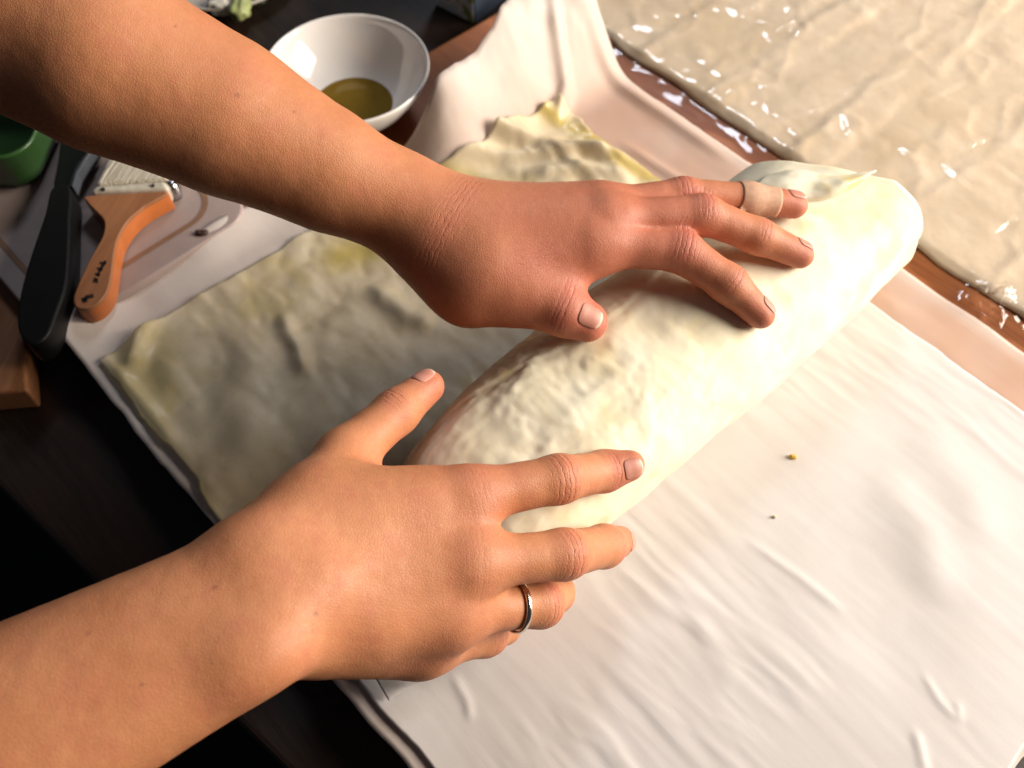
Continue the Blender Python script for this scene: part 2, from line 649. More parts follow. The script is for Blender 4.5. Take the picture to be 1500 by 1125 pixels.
def roll_point(u, th):
    a, h = roll_dims(u)
    e = roll_cap(u)
    n = 2 / 2.35
    c, s = np.cos(th), np.sin(th)
    v = a * e * np.sign(c) * np.abs(c) ** n
    zz = h / 2 * e * np.sign(s) * np.abs(s) ** n
    z = h / 2 * (1 + 0.25 * (e - 1)) + zz + 0.002
    uu = u - (0.26 * (z - 0.03) + 0.55 * np.maximum(v + 0.022, 0)) * smooth(0.08, U1, u)
    return uu, VC + v, z


def on_roll(px, py, r):
    """centre of a ball of radius r touching the roll where the pixel's ray meets it"""
    d = nrm(FWD * FPX + RGT * (px - 750.0) + UPV * (562.5 - py))

    def f(p):
        u, v, z = p @ RU, p @ RV, p[2]
        a, h = roll_dims(u)
        return ((abs((v - VC) / (a + r))) ** 2.35 + (abs((z - 0.002 - h / 2) / (h / 2 + r))) ** 2.35) - 1
    t = 0.2
    while t < 0.8:
        if f(CAM + d * t) < 0:
            return CAM + d * t
        t += 0.0004
    return None


nu, nth = 300, 240
uu = np.concatenate([U0 + 0.072 * (1 - np.cos(np.linspace(0, np.pi / 2, 50))), np.linspace(U0 + 0.073, U1 - 0.012, 190),
                     U1 - 0.011 + 0.011 * np.sin(np.linspace(0, np.pi / 2, 60))])
nu = len(uu)
UU, TH = np.meshgrid(uu, np.linspace(0, 2 * np.pi, nth, endpoint=False), indexing='ij')
ru, rv, rz = roll_point(UU, TH)
Rp = ru[..., None] * RU + rv[..., None] * RV
Rp[..., 2] = rz
# outward direction
cu = np.stack([np.zeros_like(UU), (rv - VC) / 0.05, (rz - 0.043) / 0.042], -1)
nl = np.linalg.norm(cu, axis=-1, keepdims=True)
cu = cu / np.maximum(nl, 1e-6)
nw = cu[..., 1:2] * RV + cu[..., 2:3] * np.array([0, 0, 1.0])
x, y, z = Rp[..., 0], Rp[..., 1], Rp[..., 2]
disp = 0.0018 * fbm(x * 22, y * 22, z * 22, seed=81, oct=3)
arc = TH * 0.05
crinkle = smooth(0.10, -0.02, UU) * smooth(0.3, 0.9, np.sin(TH)) + 0.25
disp += 0.00065 * crinkle * np.maximum(-0.3, fbm(UU * 62 + 0.8 * fbm(UU * 40, arc * 40, seed=3), arc * 105, seed=83, oct=2))
disp += 0.0003 * crinkle * np.abs(fbm(UU * 160, arc * 110, seed=89, oct=3))
# overlapping layer edge running slantwise over the top
lay = arc - (0.055 + 0.012 * np.sin(UU * 26 + 1.0) + 0.10 * (UU - 0.05))
disp += 0.0009 * smooth(0.0012, -0.0012, lay) * smooth(0.2, 0.12, UU)
# twisted tucks at the far end
tuck = smooth(0.17, 0.235, UU)
disp += 0.006 * tuck * np.maximum(-0.5, np.sin(TH * 3.0 + 0.9 + 10 * (UU - .2))) * smooth(0.2, 0.9, np.sin(TH * 0.5)) * 0.6
disp *= smooth(-0.95, -0.5, np.sin(TH))
Rp = Rp + nw * disp[..., None] * roll_cap(UU)[..., None] ** 0.5
Rp[..., 2] = np.maximum(Rp[..., 2], 0.0020)
oil = np.clip(0.55 * smooth(0.3, 1.0, fbm(x * 45, y * 45, z * 45, seed=95, oct=3)), 0, 1)
rv_ = Rp.reshape(-1, 3)
rf = grid_faces(nu, nth, True)
nv = len(rv_)
caps = [Rp[0].mean(0), Rp[-1].mean(0)]
rv_ = np.vstack([rv_, caps])
fl_ = rf.tolist()
for j in range(nth):
    fl_.append([nv, (j + 1) % nth, j])
    fl_.append([nv + 1, (nu - 1) * nth + j, (nu - 1) * nth + (j + 1) % nth])
fl_ = [f[::-1] for f in fl_]
roll = obj('dough_roll', rv_, fl_, ROLL_M, None, True, {'oil': np.append(oil.ravel(), [0, 0])})
tag(roll, 'plump cream dough roll with tucked end pressed by two hands', 'dough roll')


def patch(name, ctrl, m, n=40, parent=None, attrs=None, thick=0.0008, wav=0.0, seed=5):
    """smooth sheet through a grid of control points"""
    C = np.array(ctrl, float)

    def cr(Pn, k):
        cnt = Pn.shape[0]
        t = np.linspace(0, cnt - 1, k)
        i = np.clip(np.floor(t).astype(int), 0, cnt - 2)
        f = (t - i)[:, None, None]
        g = lambda q: Pn[np.clip(q, 0, cnt - 1)]
        p0, p1, p2, p3 = g(i - 1), g(i), g(i + 1), g(i + 2)
        return 0.5 * (2 * p1 + (p2 - p0) * f + (2 * p0 - 5 * p1 + 4 * p2 - p3) * f ** 2 + (3 * p1 - p0 - 3 * p2 + p3) * f ** 3)
    A = cr(C, n)
    B = cr(A.transpose(1, 0, 2), n).transpose(1, 0, 2)
    if wav:
        B[..., 2] += wav * fbm(B[..., 0] * 90, B[..., 1] * 90, B[..., 2] * 90, seed=seed, oct=3)
    at_ = {'oil': np.clip(smooth(0.0, 1.0, fbm(B[..., 0] * 60, B[..., 1] * 60, seed=seed)), 0, 1)} if attrs else None
    o = obj(name, B.reshape(-1, 3), grid_faces(n, n), m, parent, True, at_)
    return solid(o, thick, 0)


# folded ear of dough standing at the far end of the roll
def flap_pt(px, py, off, z):
    q = on_roll(px, py, off)
    p = P(px, py, z)
    return p if q is None or p[2] > q[2] else q


patch('folded_flap', [[flap_pt(a, b, o, z) for a, b, o, z in row] for row in (
    [(1098, 296, -.004, .05), (1140, 302, -.003, .06), (1180, 302, -.003, .07), (1222, 290, -.002, .07), (1262, 268, -.002, .07)],
    [(1104, 282, .003, .06), (1145, 286, .004, .07), (1185, 288, .003, .07), (1224, 282, .004, .08), (1266, 262, .003, .08)],
    [(1112, 268, .005, .07), (1152, 266, .006, .08), (1192, 270, .004, .08), (1230, 270, .006, .088), (1272, 256, .004, .088)],
    [(1122, 258, .002, .078), (1162, 250, .003, .084), (1200, 255, .002, .084), (1238, 257, .002, .088), (1284, 250, .001, .088)])],
      ROLL_M, 44, roll, True, 0.0010, 0.0005, 6)

# ------------------------------------------------------------------ wrapped dough stack and its clear film
tw0 = 0.5 * (st(P(815, 25, 0.004))[1] + st(P(1500, 440, 0.004))[1])
sw0 = st(P(812, 22, 0.004))[0]
TW1 = 0.80


def zW(s, t, x, y):
    z = 0.0042 + 0.0006 * fbm(s * 16, t * 16, seed=101)
    z = z + 0.0004 * np.maximum(0, fbm(s * 60, t * 20, seed=103, oct=3))
    z = z + 0.0004 * np.abs(fbm(s * 22 + 4, t * 34, seed=107, oct=4))
    for c, h in ((0.010, 0.0016), (0.075, 0.0022), (0.098, -0.0016), (0.150, 0.0024), (0.172, -0.0014), (0.235, 0.0018), (0.30, 0.002)):
        dd = (s - sw0 - 0.06 - c) + 0.006 * fbm(t * 9, s * 3, seed=int(900 + c * 1000), oct=3)
        md = 0.35 + 0.65 * smooth(-0.3, 0.5, fbm(t * 14, s * 2, seed=int(500 + c * 1000), oct=2))
        z = z + 0.4 * md * h * (np.exp(-(dd / 0.004) ** 2) + 0.5 * np.tanh(dd / 0.002) * np.exp(-(dd / 0.02) ** 2))
    z = z + 0.0020 * np.maximum(0, 0.35 - np.abs(fbm(s * 24 + t * 10, t * 17 - s * 6, seed=141, oct=3)))
    e = smooth(0, 0.006, t - tw0)
    return 0.0012 + (z - 0.0012) * e


wd = sheet('dough_stack', sw0, sw0 + 0.62, tw0, TW1, 0.0026, zW, WRAP_M,
           lambda s, t, x, y: {'oil': 0.5 * smooth(.2, 1, fbm(s * 12, t * 12, seed=110))}, wob=0.0015, seed=22, thick=0.001)
tag(wd, 'flat stack of wrinkled pale dough sheets under clear plastic film', 'dough stack')


def zF(s, t, x, y):
    z = zW(s, np.maximum(t, tw0 + 0.004), x, y)
    cr = np.abs(fbm(s * 34, t * 34, seed=121, oct=3))
    z = z + 0.0012 + 0.0034 * np.maximum(0, 0.30 - cr) * (0.3 + smooth(-.1, .6, fbm(s * 11, t * 11, seed=129, oct=2))) + 0.0006 * np.maximum(0, fbm(s * 20, t * 60, seed=125, oct=3))
    low = 0.0012 + 0.0015 * np.maximum(0, fbm(s * 70, t * 70, seed=127, oct=3)) * smooth(tw0 - 0.016, tw0, t)
    e = smooth(-0.003, 0.004, t - tw0)
    z = low + (z - low) * e
    c = P(1448, 445, 0.0)
    d = np.hypot(x - c[0], y - c[1])
    z = z + 0.012 * np.exp(-(d / 0.012) ** 2) * np.abs(fbm(s * 150, t * 150, seed=131, oct=3)) * 1.4
    for pix in ([(1290, 130), (1330, 108)], [(1180, 180), (1255, 140)], [(1400, 230), (1470, 195)], [(1060, 150), (1110, 120)], [(1350, 160), (1420, 120)], [(1130, 60), (1175, 36)], [(1440, 350), (1490, 320)]):
        z = z + ridge(x, y, pix, 0.0020, 0.0017)
    for pix in ([(1230, 175), (1245, 215)], [(1150, 10), (1170, 70)], [(1370, 240), (1425, 295)], [(1440, 240), (1500, 285)],
                [(1310, 220), (1340, 245)], [(1220, 150), (1290, 125)]):
        z = z + ridge(x, y, pix, 0.0016, 0.0034)
    return z


fm = sheet('plastic_wrap', sw0 - 0.004, sw0 + 0.62, tw0 - 0.016, TW1, 0.0022, zF, FILM, None, wob=0.006, seed=28, thick=0.00005)
fm.modifiers.clear()
tag(fm, 'crumpled clear plastic film over the flat dough stack', 'plastic wrap')

# ------------------------------------------------------------------ arms: one continuous skin per arm


def round_cone(p, a, b, r1, r2):
    ba = b - a
    l2 = float(ba @ ba)
    rr = r1 - r2
    a2 = l2 - rr * rr
    il2 = 1.0 / l2
    pa = p - a.astype(np.float32)
    y = pa @ ba.astype(np.float32)
    zz = y - l2
    xx = pa * l2 - y[..., None] * ba.astype(np.float32)
    x2 = np.einsum('...i,...i->...', xx, xx)
    y2 = y * y * l2
    z2 = zz * zz * l2
    k = np.sign(rr) * rr * rr * x2
    d = (np.sqrt(x2 * max(a2, 1e-12) * il2) + y * rr) * il2 - r1
    d = np.where(np.sign(y) * a2 * y2 < k, np.sqrt(x2 + y2) * il2 - r1, d)
    d = np.where(np.sign(zz) * a2 * z2 > k, np.sqrt(x2 + z2) * il2 - r2, d)
    return d


def smin(a, b, k):
    h = np.maximum(k - np.abs(a - b), 0) / k
    return np.minimum(a, b) - h * h * k * 0.25


class Field:
    def __init__(self, lo, hi, h):
        self.h = h
        self.lo = np.array(lo)
        self.n = np.ceil((np.array(hi) - self.lo) / h).astype(int) + 1
        self.D = np.full(self.n, 0.05, np.float32)

    def sub(self, pts, m):
        pts = np.array(pts)
        a = np.clip(np.floor((pts.min(0) - m - self.lo) / self.h).astype(int), 0, self.n - 1)
        b = np.clip(np.ceil((pts.max(0) + m - self.lo) / self.h).astype(int) + 1, 1, self.n)
        ax = [(self.lo[i] + self.h * np.arange(a[i], b[i])).astype(np.float32) for i in range(3)]
        g = np.stack(np.meshgrid(*ax, indexing='ij'), -1)
        return (slice(a[0], b[0]), slice(a[1], b[1]), slice(a[2], b[2])), g

    def add(self, a, b, r1, r2, k):
        sl, g = self.sub([a, b], max(r1, r2) + 0.026)
        self.D[sl] = smin(self.D[sl], round_cone(g, a, b, r1, r2), k)

    def blur(self, w, times=2):
        for _ in range(times):
            for ax in range(3):
                D = np.moveaxis(self.D, ax, 0)
                acc = D.copy()
                for k in range(1, w + 1):
                    acc[k:] += D[:-k]
                    acc[:k] += D[:1]
                    acc[:-k] += D[k:]
                    acc[-k:] += D[-1:]
                self.D = np.moveaxis(acc / (2 * w + 1), 0, ax)
        self.D = np.ascontiguousarray(self.D)

    def sample(self, p):
        q = (p - self.lo) / self.h
        i = np.clip(np.floor(q).astype(int), 0, self.n - 2)
        f = q - i
        r = 0
        for a in (0, 1):
            for b in (0, 1):
                for c in (0, 1):
                    wg = (f[:, 0] if a else 1 - f[:, 0]) * (f[:, 1] if b else 1 - f[:, 1]) * (f[:, 2] if c else 1 - f[:, 2])
                    r = r + wg * self.D[i[:, 0] + a, i[:, 1] + b, i[:, 2] + c]
        return r

    def grad(self, p, e=0.0012):
        g = np.stack([self.sample(p + np.eye(3)[i] * e) - self.sample(p - np.eye(3)[i] * e) for i in range(3)], -1)
        return g / np.maximum(np.linalg.norm(g, axis=-1, keepdims=True), 1e-9)

    def project(self, p, off=0.0, it=6):
        for _ in range(it):
            p = p - self.grad(p) * (self.sample(p) - off)[:, None]
        return p

    def mesh(self):
        D = self.D
        ins = D < 0
        cnt = np.zeros(self.n - 1, np.int8)
        for a in (0, 1):
            for b in (0, 1):
                for c in (0, 1):
                    cnt += ins[a:self.n[0] - 1 + a, b:self.n[1] - 1 + b, c:self.n[2] - 1 + c]
        act = (cnt > 0) & (cnt < 8)
        idx = np.argwhere(act)
        num = np.full(self.n - 1, -1, np.int32)
        num[act] = np.arange(len(idx))
        cor = np.array([(a, b, c) for a in (0, 1) for b in (0, 1) for c in (0, 1)])
        vals = np.stack([D[idx[:, 0] + c[0], idx[:, 1] + c[1], idx[:, 2] + c[2]] for c in cor], -1)
        acc = np.zeros((len(idx), 3))
        ct = np.zeros(len(idx))
        for i in range(8):
            for j in range(i + 1, 8):
                if np.abs(cor[i] - cor[j]).sum() != 1:
                    continue
                va, vb = vals[:, i], vals[:, j]
                m = (va < 0) != (vb < 0)
                t = np.where(m, va / np.where(m, va - vb, 1), 0)
                acc += np.where(m[:, None], cor[i] + t[:, None] * (cor[j] - cor[i]), 0)
                ct += m
        v = self.lo + (idx + acc / ct[:, None]) * self.h
        faces = []
        for ax in range(3):
            o1, o2 = [(1, 2), (2, 0), (0, 1)][ax]
            sl0 = [slice(1, -1)] * 3
            sl1 = [slice(1, -1)] * 3
            sl0[ax] = slice(0, -1)
            sl1[ax] = slice(1, None)
            A, B = ins[tuple(sl0)], ins[tuple(sl1)]
            e = np.argwhere(A != B)
            inside_first = A[A != B]
            base = e + 1
            base[:, ax] = e[:, ax]
            q = []
            for d1, d2 in ((1, 1), (0, 1), (0, 0), (1, 0)):
                c = base.copy()
                c[:, o1] -= d1
                c[:, o2] -= d2
                q.append(num[c[:, 0], c[:, 1], c[:, 2]])
            q = np.stack(q, -1)
            q = np.where(inside_first[:, None], q, q[:, ::-1])
            faces.append(q)
        f = np.vstack(faces)
        f = f[(f >= 0).all(1)]
        return v, f


def orient(pp, gf, nd):
    q = pp[gf[len(gf) // 2]]
    return np.cross(q[1] - q[0], q[2] - q[1]) @ nd > 0


def seg_t(p, a, b):
    d = b - a
    return (p - a) @ d / np.linalg.norm(d)


def build_arm(name, palm, fingers, extra_joints, moles, red_spots, h=0.0010):
    allp = [q for a, b, r1, r2, k in palm for q in (a, b)] + [c for f in fingers for c, r in f['chain']]
    allp = np.array(allp)
    rmax = 0.05
    F = Field(allp.min(0) - rmax, allp.max(0) + rmax, h)
    for a, b, r1, r2, k in palm:
        F.add(a, b, r1, r2, k)
    F.D = np.minimum(F.D, 0.03)
    F.blur(4, 2)
    base = F.D.copy()
    for f in fingers:
        ch = f['chain']
        sl, g = F.sub([c for c, r in ch], 0.026)
        d = np.full(g.shape[:3], 0.05, np.float32)
        for (a, r1), (b, r2) in zip(ch[:-1], ch[1:]):
            d = smin(d, round_cone(g, a, b, r1, r2), 0.0045)
        for c, r in f.get('bulge', []):
            d = smin(d, np.linalg.norm(g - c.astype(np.float32), axis=-1) - r, 0.008)
        F.D[sl] = np.minimum(F.D[sl], smin(base[sl], d, f.get('k', 0.010)))
    F.blur(1, 1)
    v, fc_ = F.mesh()
    v = F.project(v, 0, 2)
    n = F.grad(v)
    red = np.zeros(len(v))
    crease = np.zeros(len(v))
    jt = np.zeros(len(v))
    dsp = np.zeros(len(v))
    joints = list(extra_joints)
    for f in fingers:
        ch = f['chain']
        pts = [c for c, r in ch]
        dors = f['dorsal']
        # creases at the two finger joints, knuckle redness, redder tips
        for ji, amp, lenw in f['joints']:
            ax = nrm(pts[ji + 1] - pts[ji - 1])
            joints.append((pts[ji], ax, dors, ch[ji][1], amp, lenw))
        d = np.linalg.norm(v - pts[-1], axis=1)
        red += 0.75 * np.exp(-(d / 0.013) ** 2)
    for c, ax, dors, r, amp, lenw in joints:
        dv = v - c
        t = dv @ ax
        rad = np.linalg.norm(dv - t[:, None] * ax, axis=1)
        m = np.exp(-(t / lenw) ** 2) * smooth(r * 1.9, r * 1.25, rad)
        top = smooth(0.05, 0.75, n @ dors)
        wgt = m * top * amp
        jt = np.where(wgt > crease, t * 1000, jt)
        crease = np.maximum(crease, wgt)
        red += 0.55 * m * top * min(amp, 1)
        if lenw < 0.0068:
            dsp -= 0.0003 * np.exp(-((t - 0.0012) / 0.0011) ** 2) * m * top * amp
            dsp -= 0.0002 * np.exp(-((t + 0.0028) / 0.0011) ** 2) * m * top * amp
    for c, rr, a in red_spots:
        red += a * np.exp(-(np.linalg.norm(v - c, axis=1) / rr) ** 2)
    mole = np.zeros(len(v))
    for c, rr in moles:
        q = F.project(np.array([c]), 0, 8)[0]
        mole = np.maximum(mole, 0.7 * np.exp(-(np.linalg.norm(v - q, axis=1) / rr) ** 4))
    dsp += 0.00008 * fbm(v[:, 0] * 160, v[:, 1] * 160, v[:, 2] * 160, seed=7, oct=2)
    nails = []
    for f in fingers:
        if not f.get('nail'):
            continue
        wd_, ln, fwd = f['nail']
        tip, r = f['chain'][-1]
        ax = nrm(tip - f['chain'][-2][0])
        dz = f.get('nail_dir', f['dorsal'])
        dz = nrm(dz - ax * (dz @ ax))
        sd = np.cross(ax, dz)
        c0 = tip + ax * fwd
        dv = v - c0
        a_, s_ = dv @ ax / (ln / 2), dv @ sd / (wd_ / 2)
        inside = smooth(1.28, 0.92, (np.abs(a_) ** 3 + np.abs(s_) ** 3) ** (1 / 3)) * smooth(0.0, 0.4, n @ dz) * (np.linalg.norm(dv, axis=1) < 0.016)
        dsp -= 0.00025 * inside
        k = 17
        S, T = np.meshgrid(np.linspace(-1, 1, k), np.linspace(-1, 1, k), indexing='ij')
        # superellipse disc
        R_ = np.maximum(np.abs(S), np.abs(T))
        L_ = (np.abs(S) ** 3.2 + np.abs(T) ** 3.2) ** (1 / 3.2)
        q = np.where(L_ > 0, R_ / np.maximum(L_, 1e-6), 1)
        S2, T2 = S * q, T * q
        pp = c0 + ax * (S2.ravel()[:, None] * ln / 2) + sd * (T2.ravel()[:, None] * wd_ / 2) + dz * r
        pp = F.project(pp, 0.0, 6)
        edge = np.clip(1 - R_.ravel(), 0, 1)
        lift = -0.0002 + 0.00032 * smooth(0, 0.35, edge) + 0.0003 * smooth(0.75, 1.0, S2.ravel())
        pp = pp + dz * lift[:, None]
        nails.append((pp, k, dz))
    v = v + n * dsp[:, None]
    o = obj(name, v, fc_, SKIN, None, True, {'redness': np.clip(red, 0, 0.9), 'crease': np.clip(crease, 0, 1.2), 'joint_t': jt, 'mole': mole})
    for pp, k, nd in nails:
        gf = grid_faces(k, k)
        no = obj('fingernail', pp, gf if orient(pp, gf, nd) else gf[:, ::-1], NAIL, o)
        no.data.materials.append(NAIL_TIP)
        for poly in no.data.polygons:
            if poly.index // (k - 1) >= k - 3:
                poly.material_index = 1
        solid(no, 0.0004, 0)
    return o, F


mm = 0.001

# ---- lower arm (the worker's right): wraps the near end of the roll
wr_r, wr_u = P(362, 812, 0.122), P(415, 930, 0.114)
pA1 = [P(-150, 1095, 0.122), P(-90, 1200, 0.122)]
t_i = on_roll(922, 682, 0.0068)
I_m, I_p, I_d = P(690, 727, 0.099), P(818, 702, 0.091), P(885, 690, 0.075)
M_m, M_p, M_d, M_t = P(690, 826, 0.0955), P(826, 812, 0.084), P(885, 800, 0.059), P(908, 793, 0.040)
R_m, R_p, R_d, R_t = P(665, 895, 0.084), P(792, 884, 0.064), P(812, 868, 0.040), P(802, 855, 0.020)
K_m, K_p, K_d, K_t = P(625, 945, 0.066), P(712, 930, 0.044), P(738, 918, 0.026), P(745, 900, 0.012)
T_c, T_m, T_i, T_t = P(436, 768, 0.108), P(505, 668, 0.092), P(580, 604, 0.084), P(626, 566, 0.080)
palmR = [
    (pA1[0], P(395, 808, .121), 25.5 * mm, 14.0 * mm, 0.026), (pA1[1], P(400, 945, .1215), 24 * mm, 13.5 * mm, 0.026),
    (P(-120, 1140, .120), P(470, 862, .114), 27.5 * mm, 14.5 * mm, 0.020),
    (P(352, 972, 0.128), P(372, 965, 0.127), 8.5 * mm, 8.5 * mm, 0.014),
    (wr_r, I_m, 12 * mm, 11.0 * mm, 0.014), (P(378, 855, .119), M_m, 11.5 * mm, 11.0 * mm, 0.014),
    (P(392, 895, .116), R_m, 11.5 * mm, 10.6 * mm, 0.014), (P(430, 928, .108), K_m, 11 * mm, 10 * mm, 0.014),
    (P(465, 932, 0.092), P(590, 950, 0.062), 14 * mm, 11 * mm, 0.016),
    (I_m - [0, 0, .001], M_m - [0, 0, .001], 10 * mm, 10 * mm, 0.008), (M_m - [0, 0, .001], R_m - [0, 0, .001], 10 * mm, 9.8 * mm, 0.008), (R_m, K_m, 9.8 * mm, 9.2 * mm, 0.008),
    (P(560, 905, .093), P(650, 915, .080), 11 * mm, 10.5 * mm, 0.012),
    (P(620, 760, .0995), P(625, 880, .089), 11.5 * mm, 11 * mm, 0.014), (P(540, 780, .106), P(540, 900, .098), 12 * mm, 11.5 * mm, 0.014),
    (P(480, 748, 0.107), P(620, 736, 0.096), 18 * mm, 14.5 * mm, 0.014),
    (P(380, 820, .117), T_c, 12 * mm, 12.5 * mm, 0.016), (T_c, T_m, 14 * mm, 12.0 * mm, 0.016),
    (P(500, 715, 0.088), P(590, 735, 0.082), 10 * mm, 9 * mm, 0.012),
    (P(480, 840, 0.096), P(640, 840, 0.082), 16 * mm, 12 * mm, 0.02),
]
d_up = nrm([0.25, -0.35, 0.9])


def dorsal_of(a, b, c):
    return nrm(-(nrm(a - b) + nrm(c - b)))


fR = [
    dict(chain=[(I_m, 10.9 * mm), (I_p, 10.2 * mm), (I_d, 9.0 * mm), (t_i, 7.2 * mm)], dorsal=nrm([0.35, -0.35, 0.9]),
         joints=[(1, 0.75, 0.0065), (2, 0.6, 0.003)], nail=(10.5 * mm, 11.5 * mm, 1.0 * mm), nail_dir=nrm([0.75, -0.35, 0.6]), k=0.009),
    dict(chain=[(M_m, 10.7 * mm), (M_p, 10.2 * mm), (M_d, 9.2 * mm), (M_t, 7.4 * mm)], dorsal=nrm([0.5, -0.3, 0.8]),
         joints=[(1, 0.75, 0.006), (2, 0.6, 0.003)], nail=(10.5 * mm, 11.5 * mm, 1.0 * mm), nail_dir=nrm([0.9, -0.2, 0.4]), k=0.009),
    dict(chain=[(R_m, 10.4 * mm), (R_p, 9.8 * mm), (R_d, 8.8 * mm), (R_t, 7.0 * mm)], dorsal=nrm([0.6, -0.35, 0.7]),
         joints=[(1, 0.75, 0.005)], k=0.009),
    dict(chain=[(K_m, 10.4 * mm), (K_p, 9.0 * mm), (K_d, 7.4 * mm), (K_t, 6.0 * mm)], dorsal=nrm([0.5, -0.6, 0.6]),
         joints=[(1, 0.6, 0.005)], k=0.010),
    dict(chain=[(T_m, 11.8 * mm), (T_i, 10.2 * mm), (T_t, 8.2 * mm)], dorsal=nrm([-0.55, 0.45, 0.7]),
         joints=[(1, 0.7, 0.005)], nail=(10.5 * mm, 12 * mm, 0.0), nail_dir=nrm([0.05, 0.55, 0.8]), k=0.007),
]
armR, FR = build_arm('arm', palmR, fR,
                     [(I_m, nrm(I_p - wr_r), d_up, 0.013, 0.16, 0.008), (M_m, nrm(M_p - wr_r), d_up, 0.012, 0.14, 0.006)],
                     [(P(497, 899, .14), 1.0 * mm), (P(305, 842, .15), 0.9 * mm), (P(135, 937, .14), 0.8 * mm), (P(210, 1003, .14), 0.7 * mm), (P(468, 925, .13), 0.6 * mm)],
                     [(I_m, 0.018, 0.2), (M_m, 0.010, 0.35), (P(650, 930, .08), 0.018, 0.35), (R_m, 0.012, .3), (P(700, 680, .1), .02, .3)])
tag(armR, 'bare forearm and hand with a ring, fingers curled round the roll', 'arm')

# ---- upper arm (the worker's left): flat on top of the roll
h2i = on_roll(1114, 460, 0.0066)
h2m = on_roll(1172, 373, 0.0066)
LI_m, LI_p, LI_d = P(872, 358, 0.1090), P(998, 368, 0.105), P(1067, 416, 0.095)
LM_m, LM_p, LM_d = P(892, 322, 0.1135), P(1028, 314, 0.110), P(1110, 346, 0.099)
LR_m, LR_p, LR_d, LR_t = P(880, 306, 0.110), P(1000, 284, 0.108), P(1095, 291, 0.102), P(1163, 300, 0.096)
LK_m, LK_p, LK_d, LK_t = P(862, 305, 0.102), P(975, 290, 0.100), P(1060, 302, 0.094), P(1105, 312, 0.090)
LT_c, LT_m, LT_i = P(688, 420, 0.098), P(762, 432, 0.098), P(824, 456, 0.096)
LT_t = on_roll(860, 471, 0.0098)
fore = [(P(-140, -60, 0.205), 46), (P(150, 85, 0.18), 41), (P(330, 172, 0.155), 35.5), (P(480, 250, 0.132), 28.5), (P(590, 306, 0.117), 22.5), (P(665, 345, 0.110), 18.5)]
palmL = [(a, b, ra * mm, rb * mm, 0.004) for (a, ra), (b, rb) in zip(fore[:-1], fore[1:])] + [
    (P(590, 285, .114), P(690, 318, .110), 17 * mm, 13 * mm, 0.018),
    (P(655, 360, 0.108), LI_m, 13.5 * mm, 10.6 * mm, 0.016), (P(665, 330, .112), LM_m, 12 * mm, 10 * mm, 0.016),
    (P(670, 325, .108), LR_m, 12 * mm, 9.2 * mm, 0.016), (P(675, 330, .100), LK_m, 13 * mm, 9.0 * mm, 0.022),
    (P(640, 370, .106), LT_c, 17 * mm, 15.5 * mm, 0.022), (LT_c, LT_m, 15.5 * mm, 12 * mm, 0.02),
    (P(720, 390, .108), P(830, 375, .104), 14 * mm, 10 * mm, 0.018),
    (P(800, 400, .100), P(868, 372, .106), 10.5 * mm, 10 * mm, 0.012),
    (P(720, 352, .109), P(850, 345, .108), 13.5 * mm, 11 * mm, 0.016),
    (LI_m - [0, 0, .001], LM_m - [0, 0, .001], 9 * mm, 9 * mm, 0.008), (LM_m, LR_m, 8.8 * mm, 8.5 * mm, 0.008),
]
fL = [
    dict(chain=[(LI_m, 10.2 * mm), (LI_p, 9.9 * mm), (LI_d, 9.1 * mm), (h2i, 7.4 * mm)], dorsal=nrm([0.3, 0.15, 0.9]),
         joints=[(1, 0.65, 0.006), (2, 0.6, 0.003)], nail=(10.5 * mm, 11.5 * mm, 0.5 * mm), nail_dir=nrm([0.8, 0.2, 0.6]), k=0.009),
    dict(chain=[(LM_m, 9.8 * mm), (LM_p, 9.5 * mm), (LM_d, 8.6 * mm), (h2m, 7.2 * mm)], dorsal=nrm([0.2, 0.3, 0.9]),
         joints=[(1, 0.6, 0.005), (2, 0.6, 0.003)], nail=(10 * mm, 11.5 * mm, 0.0), nail_dir=nrm([0.45, 0.45, 0.75]), k=0.009),
    dict(chain=[(LR_m, 9.6 * mm), (LR_p, 8.0 * mm), (LR_d, 7.8 * mm), (LR_t, 7.2 * mm)], dorsal=nrm([0.0, 0.4, 0.9]),
         joints=[(1, 0.7, 0.005)], nail=(10 * mm, 11 * mm, 0.0), nail_dir=nrm([-0.1, 0.35, 0.95]), k=0.009),
    dict(chain=[(LK_m, 9 * mm), (LK_p, 7.4 * mm), (LK_d, 6.8 * mm), (LK_t, 6.0 * mm)], dorsal=nrm([0, 0.5, 0.8]), joints=[], k=0.009),
    dict(chain=[(LT_m, 12.6 * mm), (LT_i, 11.4 * mm), (LT_t, 9.9 * mm)], dorsal=nrm([0.1, -0.45, 0.9]),
         joints=[(1, 0.5, 0.004)], nail=(12 * mm, 13 * mm, 0.0), nail_dir=nrm([0.1, -0.35, 0.95]), k=0.012),
]
wax = nrm(P(760, 380, .12) - P(560, 290, .13))
armL, FL = build_arm('arm', palmL, fL,
                     [(P(652, 345, .12), wax, nrm([0, -0.2, 1]), 0.020, 0.4, 0.007), (P(780, 405, .106), nrm(P(800, 440, .1) - P(760, 370, .1)), nrm([0, -.3, .9]), 0.012, 0.35, 0.007)],
                     [(P(352, 130, .19), 0.9 * mm), (P(212, 2, .2), 0.8 * mm), (P(255, 44, .2), 0.7 * mm), (P(430, 165, .17), 0.7 * mm)],
                     [(P(860, 340, .11), 0.06, 0.32), (P(1000, 340, .11), 0.045, 0.4), (P(760, 440, .1), 0.05, 0.35)])
tag(armL, 'bare forearm and hand with a bandaged finger lying flat on the roll', 'arm')

